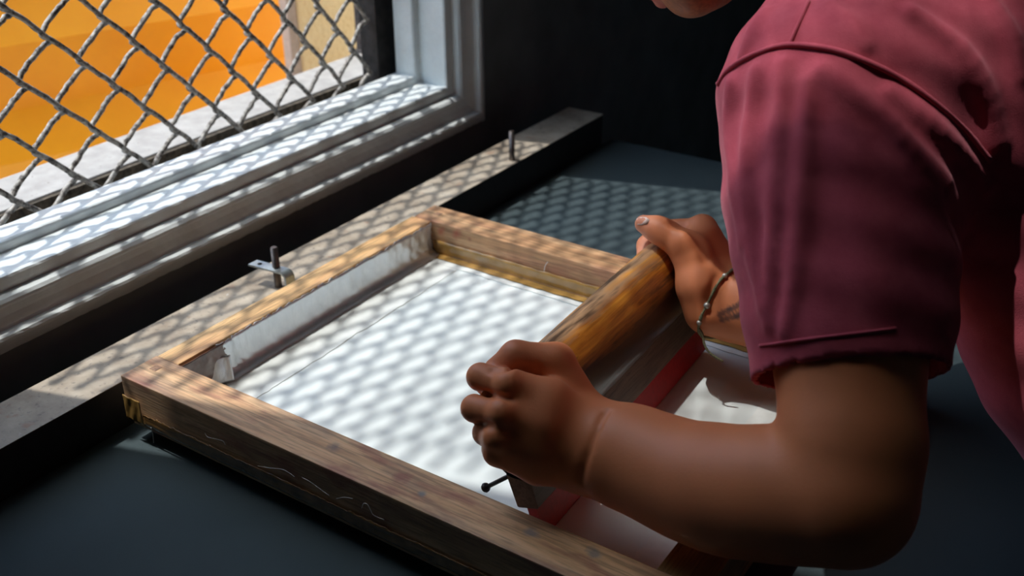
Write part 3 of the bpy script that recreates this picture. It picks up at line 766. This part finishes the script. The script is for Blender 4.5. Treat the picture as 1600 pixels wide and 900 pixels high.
# left (near) hand: wrist, palm bones, fingers closing round the end of the handle
def seg(*a): return [(PD(*q[:3]), q[3]) for q in a]
palm_L = [chain(seg((918, 668, .842, .0200), (858, 628, .832, .0175), (797, 601, .830, .0125)), .006),
          chain(seg((915, 690, .838, .0205), (850, 662, .826, .0180), (787, 645, .823, .0125)), .006),
          chain(seg((908, 712, .838, .0200), (848, 698, .829, .0175), (779, 683, .827, .0120)), .006),
          chain(seg((902, 728, .842, .0180), (842, 724, .838, .0160), (778, 706, .837, .0112)), .006),
          chain(seg((890, 690, .852, .0200), (835, 665, .848, .0180)), .006)]
fing_L = [chain(seg((797, 601, .830, .0118), (751, 589, .846, .0105), (768, 606, .872, .0098), (800, 618, .884, .0085)), .0035),
          chain(seg((787, 645, .823, .0120), (742, 638, .840, .0104), (758, 648, .868, .0100), (792, 655, .882, .0088)), .0035),
          chain(seg((779, 683, .827, .0115), (759, 676, .845, .0098), (772, 682, .870, .0095), (800, 684, .882, .0085)), .0035),
          chain(seg((778, 706, .837, .0105), (772, 701, .853, .0092), (784, 706, .872, .0085), (806, 704, .882, .0075)), .0035)]
thumb_L = chain(seg((912, 650, .852, .0185), (868, 566, .856, .0150), (806, 557, .853, .0122), (775, 576, .862, .0092)), .005)
knob_L = [cone(PD(*q), PD(*q), r_, r_) for q, r_ in (((795, 600, .8235), .0092), ((785, 645, .8165), .0094), ((777, 683, .8205), .0088), ((776, 705, .8310), .0080))]
arm_L = chain([(PD(925, 697, .845), .0288), (PD(960, 706, .832), .0290), (PD(1003, 721, .818), .0314), (PD(1077, 752, .790), .0352), (PD(1150, 768, .762), .0380), (PD(1238, 772, .732), .0385), (PD(1325, 785, .704), .0420)], .030)
uarm_L = chain([(PD(1325, 775, .704), .0395),
               (PD(1330, 690, .715), .0405), (PD(1326, 540, .735), .0440), (PD(1318, 340, .765), .0470), (S_L, .057)], .030)
def make_hand(palm, fing, thumb, knobs, arm, ka=.016):
    fp, ff = union(palm, .010), None
    def fn(p):
        d = fp(p)
        fg = fing[0](p)
        for g in fing[1:]: fg = smin(fg, g(p), F32(.0012))
        d = smin(d, fg, F32(.0042)); d = smin(d, thumb(p), F32(.006))
        for g in knobs: d = smin(d, g(p), F32(.006))
        return smin(d, arm(p), F32(ka))
    return fn
_farm_L = arm_L
def arm_L(p): return smin(_farm_L(p), uarm_L(p), F32(.009))
GL0 = make_hand(palm_L, fing_L, thumb_L, knob_L, arm_L)
# wrist crease of the near hand
cr = [trace(GL0, *q) for q in ((946, 644), (934, 668), (922, 700), (912, 728), (906, 752))]
cr = [c for c in cr if c is not None]
crease = union([cone(cr[i], cr[i + 1], .0013, .0013) for i in range(len(cr) - 1)], .001)
def carve(fn, lines, r_, k):
    cs_ = []
    for L in lines:
        P = [trace(fn, *q) for q in L]; P = [p for p in P if p is not None]
        cs_ += [cone(P[i], P[i + 1], r_, r_) for i in range(len(P) - 1)]
    cu = union(cs_, .001)
    return lambda p: smax(fn(p), -cu(p), F32(k))
GL1 = lambda p: smax(GL0(p), -crease(p), F32(.006))
# folds of skin between the closed fingers
GL = carve(GL1, [[(728, 612), (748, 614), (772, 618), (796, 624)], [(732, 660), (750, 661), (768, 664)], [(768, 578), (790, 578), (815, 577), (842, 576)]], .0016, .005)
# right (far) hand: thumb lying over the handle, fingers round its far side
palm_R = [chain(seg((1140, 466, 1.062, .0195), (1116, 402, 1.075, .0175), (1098, 361, 1.082, .0140)), .006),
          chain(seg((1142, 472, 1.066, .0200), (1124, 418, 1.085, .0180), (1108, 382, 1.097, .0140)), .006),
          chain(seg((1140, 484, 1.068, .0195), (1122, 436, 1.092, .0180), (1108, 408, 1.106, .0130)), .006),
          chain(seg((1136, 494, 1.066, .0180), (1118, 458, 1.090, .0165), (1104, 434, 1.106, .0120)), .006),
          chain(seg((1086, 408, 1.046, .0190), (1096, 446, 1.044, .0225), (1106, 486, 1.046, .0205), (1130, 490, 1.052, .0200)), .010),
          chain(seg((1080, 388, 1.052, .0150), (1098, 372, 1.070, .0140)), .006), chain(seg((1100, 372, 1.072, .0150), (1122, 425, 1.064, .0190)), .006)]
fing_R = [chain(seg((1098, 361, 1.082, .0135), (1036, 361, 1.098, .0115), (1012, 384, 1.086, .0104), (1008, 404, 1.076, .0088)), .004),
          chain(seg((1108, 382, 1.097, .0130), (1048, 392, 1.122, .0112), (1024, 418, 1.104, .0102), (1022, 440, 1.090, .0088)), .004),
          chain(seg((1108, 408, 1.106, .0122), (1056, 424, 1.128, .0106), (1036, 450, 1.108, .0098), (1036, 468, 1.094, .0085)), .004),
          chain(seg((1104, 434, 1.106, .0110), (1064, 454, 1.124, .0096), (1046, 476, 1.106, .0088), (1046, 490, 1.094, .0078)), .004)]
thumb_R = chain(seg((1108, 462, 1.048, .0200), (1076, 392, 1.047, .0162), (1042, 366, 1.052, .0128), (1026, 358, 1.056, .0118), (1006, 350, 1.060, .0088)), .007)
knob_R = [cone(PD(1068, 378, 1.042), PD(1068, 378, 1.042), .0135, .0135), cone(PD(1097, 354, 1.080), PD(1097, 354, 1.080), .0118, .0118)]
arm_R = chain([(PD(1142, 475, 1.058), .0278), (PD(1170, 477, 1.046), .0285), (PD(1200, 481, 1.035), .0305), (0.5 * (PD(1200, 481, 1.035) + E_R), .0370), (E_R, .0380), (0.5 * (E_R + S_R), .0430), (S_R, .054)], .030)
GR = carve(make_hand(palm_R, fing_R, thumb_R, knob_R, arm_R), [[(1052, 349), (1074, 356), (1090, 372), (1099, 392), (1103, 406)]], .0026, .008)
GR = carve(GR, [[(1118, 436), (1108, 462), (1106, 484)]], .0012, .008)
# head, looking down at the work
hf = np.array([-0.56, 0.0, -0.8285]); hu = np.array([-0.8285, 0.0, 0.56]); hs = np.array([0, 1.0, 0])   # face direction, crown direction, side
LIPS = PD(1028, -2, 1.00)
HC = LIPS - hf * 0.096 + hu * 0.066
Rh = np.stack([hf, hs, hu], 1)
def hp_(a, b, c): return HC + hf * a + hs * b + hu * c
head_f = [ellip(hp_(-0.008, 0, 0.030), (0.098, 0.076, 0.092), Rh), ellip(hp_(0.030, 0, -0.035), (0.060, 0.060, 0.075), Rh), ellip(hp_(0.058, 0, -0.088), (0.033, 0.034, 0.026), Rh),
          chain([(hp_(-0.010, -0.060, -0.052), .018), (hp_(0.055, -0.026, -0.096), .017)], .01), chain([(hp_(-0.010, 0.060, -0.052), .018), (hp_(0.055, 0.026, -0.096), .017)], .01),
          chain([(hp_(0.088, 0, 0.012), .010), (hp_(0.108, 0, -0.018), .012), (hp_(0.112, 0, -0.028), .0125)], .008),
          cone(hp_(0.098, -0.012, -0.030), hp_(0.098, 0.012, -0.030), .009, .009),
          cone(hp_(0.080, -0.050, 0.006), hp_(0.090, -0.018, 0.028), .012, .012), cone(hp_(0.080, 0.050, 0.006), hp_(0.090, 0.018, 0.028), .012, .012),
          chain([(S_L * .55 + NECK * .45 + np.array([0, 0, 0.01]), .058), (NECK, .066), (hp_(-0.045, 0, -0.045), .058)], .04), cone(S_R * .55 + NECK * .45, NECK, .058, .066)]
head_fine = [chain([(hp_(0.088, -0.024, -0.0585), .0040), (hp_(0.0955, 0, -0.0565), .0068), (hp_(0.088, 0.024, -0.0585), .0040)], .004),
             chain([(hp_(0.085, -0.022, -0.0665), .0045), (hp_(0.0925, 0, -0.0695), .0080), (hp_(0.085, 0.022, -0.0665), .0045)], .004),
             ellip(hp_(0.080, -0.032, 0.004), (0.010, 0.013, 0.009), Rh), ellip(hp_(0.080, 0.032, 0.004), (0.010, 0.013, 0.009), Rh),
             ellip(hp_(-0.012, -0.078, -0.004), (0.018, 0.010, 0.031), Rh), ellip(hp_(-0.012, 0.078, -0.004), (0.018, 0.010, 0.031), Rh)]
_hb = union(head_f, .022)
def GH(p):
    d = _hb(p)
    for g in head_fine: d = smin(d, g(p), F32(.0035))
    return d
MID = 0.5 * (NECK + HIP)
tdir = (NECK - HIP) / np.linalg.norm(NECK - HIP); tn = np.cross(tdir, hs); Rt = np.stack([tn, hs, tdir], 1)
torso = [cone(S_L + (NECK - S_L) * 0.10, S_R + (NECK - S_R) * 0.10, .055, .055), ellip(NECK - tdir * 0.13, (0.108, 0.165, 0.17), Rt), ellip(MID - tdir * 0.07, (0.100, 0.140, 0.20), Rt), ellip(HIP, (0.105, 0.155, 0.12), Rt)]
GT = union(torso, .05)
blo, bhi = (-0.66, 0.42, -0.24), (0.38, 1.28, 0.72)
bv, bf, body_f = polygonize([GL, GR, GH, GT], .02, blo, bhi, 0.0024, project=1)
person = quick_mesh('person', bv, bf, M['skin'])
tag(person, 'person in a maroon T-shirt leaning over the frame, both hands pushing a squeegee', 'person')
# colour per vertex: bare skin, lips, stubble, tattoo, palm-side pinkness
col = np.tile(np.array([0.640, 0.225, 0.098]), (len(bv), 1))
def blend(mask, c):
    global col
    col = col * (1 - mask[:, None]) + np.array(c) * mask[:, None]
def sstep(x, a, b): 
    t_ = np.clip((x - a) / (b - a), 0, 1); return t_ * t_ * (3 - 2 * t_)
loc_h = (bv - HC) @ Rh
near_head = np.linalg.norm(bv - HC, axis=1) < 0.16
stub = near_head * sstep(-loc_h[:, 2], .040, .062) * sstep(loc_h[:, 0], -.03, .01) * (0.55 + 0.35 * rng.random(len(bv)))
blend(stub * .85, (0.085, 0.052, 0.034))
lip_d = np.minimum(head_fine[0](bv.astype(F32)), head_fine[1](bv.astype(F32)))
blend(near_head * sstep(-lip_d, -.0022, -.0004), (0.50, 0.17, 0.145))
tips = [PD(1008, 350, 1.060), PD(1010, 394, 1.080)]
for tp in tips: blend(np.exp(-(np.linalg.norm(bv - tp, axis=1) / .013) ** 2) * .75, (0.62, 0.30, 0.22))
for q in ((795, 560, .853), (775, 576, .862)): blend(np.exp(-(np.linalg.norm(bv - PD(*q), axis=1) / .020) ** 2) * .45, (0.50, 0.20, 0.13))
tat = [[(1124, 492), (1140, 484), (1158, 474), (1176, 466), (1192, 458)], [(1128, 500), (1150, 494), (1168, 484), (1180, 470)], [(1150, 494), (1172, 490), (1192, 480)], [(1160, 474), (1170, 484)]]
for L in tat:
    P = [trace(body_f, *q) for q in L]; P = [p for p in P if p is not None]
    for a, b in zip(P[:-1], P[1:]):
        blend(sstep(-cone(a, b, .0022, .0026)(bv.astype(F32)), -.0012, .0006) * .82, (0.050, 0.045, 0.050))
at_ = person.data.attributes.new('tint', 'FLOAT_COLOR', 'POINT')
at_.data.foreach_set('color', np.concatenate([col, np.ones((len(col), 1))], 1).astype(F32).ravel())
# thumbnail of the far hand
nb_ = [trace(body_f, *q) for q in ((992, 347), (995, 342), (1001, 339), (1009, 339), (1015, 343), (1012, 350), (1003, 352), (996, 351))]
nb_ = [q for q in nb_ if q is not None]
if len(nb_) >= 4:
    cen_ = np.mean(nb_, 0); vw = (CAMP - cen_) / np.linalg.norm(CAMP - cen_)
    vv = [cen_ + vw * 0.0010] + [q + vw * 0.0004 for q in nb_] + [q - vw * 0.0012 for q in nb_]
    n_ = len(nb_); ff = [(0, 1 + i, 1 + (i + 1) % n_) for i in range(n_)] + [(1 + i, 1 + n_ + i, 1 + n_ + (i + 1) % n_, 1 + (i + 1) % n_) for i in range(n_)]
    nail = pyd('thumbnail', vv, ff, M['nail'], person, True); nail['label'] = 'pale thumbnail of the far hand'

# T-shirt
sl0, sl1 = PD(1302, 168, .790), PD(1328, 610, .738)
hem_n = (sl1 - sl0) / np.linalg.norm(sl1 - sl0)
_h0, _h1 = PD(1185, 588, .742), PD(1400, 566, .700)
# hem plane through two seen points of the hem, leaning with the sleeve
hv = (_h1 - _h0) / np.linalg.norm(_h1 - _h0); hem_n = hem_n - hv * (hem_n @ hv); hem_n /= np.linalg.norm(hem_n)
sleeve_L = chain([(sl0, .0825), (PD(1312, 330, .775), .0735), (PD(1322, 470, .755), .0645), (sl1 + hem_n * .03, .0630)], .03)
sr1 = S_R + (E_R - S_R) * 0.72
sleeve_R = chain([(S_R, .066), (sr1, .055)], .03)
sh_t = [cone(S_L + (NECK - S_L) * 0.10, NECK - tdir * 0.01, .074, .078), cone(S_R + (NECK - S_R) * 0.10, NECK - tdir * 0.01, .066, .074), ellip(NECK - tdir * 0.13, (0.122, 0.180, 0.18), Rt), ellip(MID - tdir * 0.07, (0.120, 0.160, 0.21), Rt), ellip(HIP + tdir * .02, (0.125, 0.172, 0.15), Rt)]
_st = union(sh_t, .05)
def shirt0(p): return smin(smin(_st(p), sleeve_L(p), F32(.035)), sleeve_R(p), F32(.035))
folds = [([(1224, 100), (1219, 200), (1212, 320), (1207, 420), (1203, 505)], .0042), ([(1182, 112), (1170, 200), (1166, 300), (1178, 400), (1194, 480)], .0036), ([(1142, 132), (1139, 200), (1150, 290), (1164, 380)], .0030),
         ([(1285, 112), (1372, 175), (1425, 235), (1478, 285)], .0045), ([(1390, 145), (1448, 192), (1500, 240), (1540, 290)], .0045), ([(1425, 20), (1500, 78), (1540, 150), (1562, 220)], .0050), ([(1545, 0), (1580, 60), (1598, 120)], .0045),
         ([(1262, 130), (1258, 220), (1250, 330), (1240, 450), (1228, 520)], .0036), ([(1300, 10), (1330, 40), (1350, 70)], .003), ([(1195, 20), (1175, 55), (1160, 85)], .003)]
ridge = []; rbox = []
def shirt_pts(L, push=0.0):
    out = []
    for q in L:
        p = trace(shirt0, *q)
        if p is not None: out.append(p + (CAMP - p) / np.linalg.norm(CAMP - p) * push)
    return out
for L, r_ in folds:
    P = shirt_pts(L, -0.001)
    if len(P) > 2:
        P = spline(P, 3)
        ridge.append(chain([(p, r_ * (0.35 + 0.65 * math.sin(math.pi * (i + 0.6) / len(P)))) for i, p in enumerate(P)], .001)); rbox.append((P.min(0) - .02, P.max(0) + .02))
seam_px = [(1122, 132), (1135, 112), (1152, 98), (1185, 82), (1230, 70), (1290, 75), (1350, 94), (1410, 124), (1460, 160), (1510, 205), (1548, 252)]
def shirtf(p):
    d = shirt0(p)
    w = F32(.0012) * np.sin(p[:, 0] * 95 + p[:, 1] * 40) * np.sin(p[:, 2] * 48 + p[:, 0] * 30 + 1.0) + F32(.0008) * np.sin(p[:, 2] * 130 + p[:, 1] * 90)
    d = d + w
    near = np.abs(d) < 0.014
    if near.any():
        q = p[near]; dd = d[near]
        for r_, (l_, h_) in zip(ridge, rbox):
            m = ((q > l_) & (q < h_)).all(1)
            if m.any(): dd[m] = smin(dd[m], r_(q[m]), F32(.011))
        d = d.copy(); d[near] = dd
    return d
nkc = NECK + tdir * 0.060
def cutf(p):
    """openings: both sleeve hems, neck and waist"""
    dl = np.sqrt(((p - sl1.astype(F32)) ** 2).sum(1))
    a = (p - _h0.astype(F32)) @ hem_n.astype(F32); a = np.where(dl < 0.13, a, F32(-.05))
    rn = ((E_R - S_R) / np.linalg.norm(E_R - S_R)).astype(F32); b = (p - sr1.astype(F32)) @ rn; b = np.where(np.sqrt(((p - sr1.astype(F32)) ** 2).sum(1)) < 0.12, b, F32(-.05))
    c = (p - nkc.astype(F32)) @ tdir.astype(F32)
    d = -((p - (HIP - tdir * 0.06).astype(F32)) @ tdir.astype(F32))
    return np.maximum(np.maximum(a, b), np.maximum(c, d))
sv, sf, sfull = polygonize([shirtf], .01, (-0.40, 0.44, -0.24), (0.42, 1.30, 0.58), 0.0034, cut=cutf, project=1)
cap = (cutf(sv.astype(F32)) > -0.0016) & (shirt0(sv.astype(F32)) < -0.004)
keep = ~cap[sf].any(1)
used = np.unique(sf[keep]); remap = -np.ones(len(sv), int); remap[used] = np.arange(len(used))
shirt = quick_mesh('t_shirt', sv[used], remap[sf[keep]], M['shirt'], person); shirt['label'] = 'maroon T-shirt'
md = shirt.modifiers.new('thickness', 'SOLIDIFY'); md.thickness = 0.0016; md.offset = -1
def seam(name, L, r_, push, label):
    P = [trace(lambda p: np.maximum(shirtf(p), cutf(p)), *q) for q in L]; P = [p for p in P if p is not None]
    P = np.array([p + (CAMP - p) / np.linalg.norm(CAMP - p) * push for p in P])
    o = tube(name, spline(P, 6), r_, M['shirt'], None, sides=8, jitter=0.04); o.parent = shirt; o['label'] = label
seam('seam', seam_px, .0020, .0010, 'raised sleeve seam')
seam('seam', [(1264, 2), (1255, 22), (1245, 44), (1234, 69)], .0015, .0003, 'shoulder seam')
seam('seam', [(1187, 540), (1205, 538), (1230, 534), (1270, 529), (1320, 523), (1370, 517), (1400, 513)], .0011, .0002, 'stitched hem line of the sleeve')
# trousers, shoes, hair
leg = []
for sgn in (-1, 1):
    hipp = HIP + np.array([0.01, 0.085 * sgn, -0.02]); kn = np.array([0.13, 0.88 + 0.10 * sgn, -0.47]); an = np.array([0.19, 0.88 + 0.11 * sgn, FLOOR + 0.09])
    leg.append(chain([(hipp, .098), (kn, .070), (an, .066)], .04))
tf = union(leg + [ellip(HIP, (0.118, 0.168, 0.12), Rt)], .05)
tv, tfc, _ = polygonize([tf], .01, (-0.12, 0.58, FLOOR + 0.04), (0.50, 1.28, 0.14), 0.010, B=4, cut=lambda p: np.maximum(F32(FLOOR + 0.06) - p[:, 2], (p - (HIP + tdir * .07).astype(F32)) @ tdir.astype(F32)))
tro = quick_mesh('trousers', tv, tfc, M['trousers'], person); tro['label'] = 'dark trousers'
for sgn in (-1, 1):
    ankle = np.array([0.19, 0.88 + 0.11 * sgn, FLOOR])
    sho = union([cone(ankle + np.array([0.03, 0, .045]), ankle + np.array([-0.15, 0, .036]), .043, .036), cone(ankle + np.array([0.01, 0, .06]), ankle + np.array([0.01, 0, .12]), .045, .045)], .03)
    qv, qf, _ = polygonize([sho], .01, ankle + np.array([-.25, -.1, -.02]), ankle + np.array([.14, .1, .2]), 0.008, B=4, cut=lambda p: F32(FLOOR + 0.001) - p[:, 2])
    sh_ = quick_mesh('shoe', qv, qf, M['shoe'], person); sh_['label'] = 'dark shoe'
hairf = ellip(hp_(-0.016, 0, 0.040), (0.104, 0.084, 0.096), Rh)
hvv, hff, _ = polygonize([lambda p: hairf(p) + F32(.0012) * np.sin(p[:, 0] * 900 + np.sin(p[:, 1] * 300)) * np.sin(p[:, 1] * 700)], .01, HC - .14, HC + .14, 0.004, B=4,
    cut=lambda p: np.maximum(((p - hp_(0.060, 0, 0.055).astype(F32)) @ (hf * .8 - hu * .6).astype(F32)), -((p - hp_(0, 0, -0.045).astype(F32)) @ hu.astype(F32))))
ha = quick_mesh('hair', hvv, hff, M['hair'], person); ha['label'] = 'short dark hair'

# bracelet: cord round the far wrist, with beads and a loose end
C0, T0, B0 = PD(1137, 474, 1.056), PD(1143, 428, 1.060), PD(1118, 505, 1.040)
v1 = (T0 - C0); v1 /= np.linalg.norm(v1); v2 = (CAMP - C0); ax_ = PD(1175, 478, 1.044) - PD(1135, 474, 1.058)
ax_ = ax_ / np.linalg.norm(ax_); pn = ax_ - 0.38 * v1; pn /= np.linalg.norm(pn)
v1 = v1 - pn * (v1 @ pn); v1 /= np.linalg.norm(v1); v2 = np.cross(pn, v1)
if v2 @ (CAMP - C0) < 0: v2 = -v2
ring = []
for i in range(48):
    a = 2 * math.pi * i / 48; dr = v1 * math.cos(a) + v2 * math.sin(a); r_ = 0.015
    for _ in range(60):
        d = float(body_f((C0 + dr * r_)[None])[0])
        if d > 0.0008: break
        r_ += max(0.0004, -d * 0.7)
    ring.append(C0 + dr * (r_ + 0.0007))
ring = np.array(ring + ring[:2])
ring[:, 2] -= 0.0
brace = tube('bracelet', ring, 0.0014 * (1 + 0.25 * np.sin(np.arange(len(ring)) * 2.4)), M['cord'], None, sides=8, jitter=0.08); brace.parent = person; brace['label'] = 'olive cord bracelet with small silver beads'
for i in (3, 8, 14, 17):
    p = ring[i]; bm = bmesh.new(); bmesh.ops.create_icosphere(bm, subdivisions=2, radius=0.0026 if i != 14 else 0.0034, matrix=Matrix.Translation(Vector(p)))
    me = bpy.data.meshes.new('bead'); bm.to_mesh(me); bm.free(); o = link('bead', me, M['bead'], brace, True)
k0 = ring[18]
tail = spline([k0, k0 + (PD(1138, 528, 1.040) - PD(1132, 518, 1.040)), k0 + (PD(1142, 546, 1.040) - PD(1132, 518, 1.040)), k0 + (PD(1152, 559, 1.040) - PD(1132, 518, 1.040)), k0 + (PD(1170, 570, 1.040) - PD(1132, 518, 1.040))], 6)
tl = tube('cord_end', tail, 0.0011, M['cord'], None, sides=7, jitter=0.08); tl.parent = brace; tl['label'] = 'loose cord end'
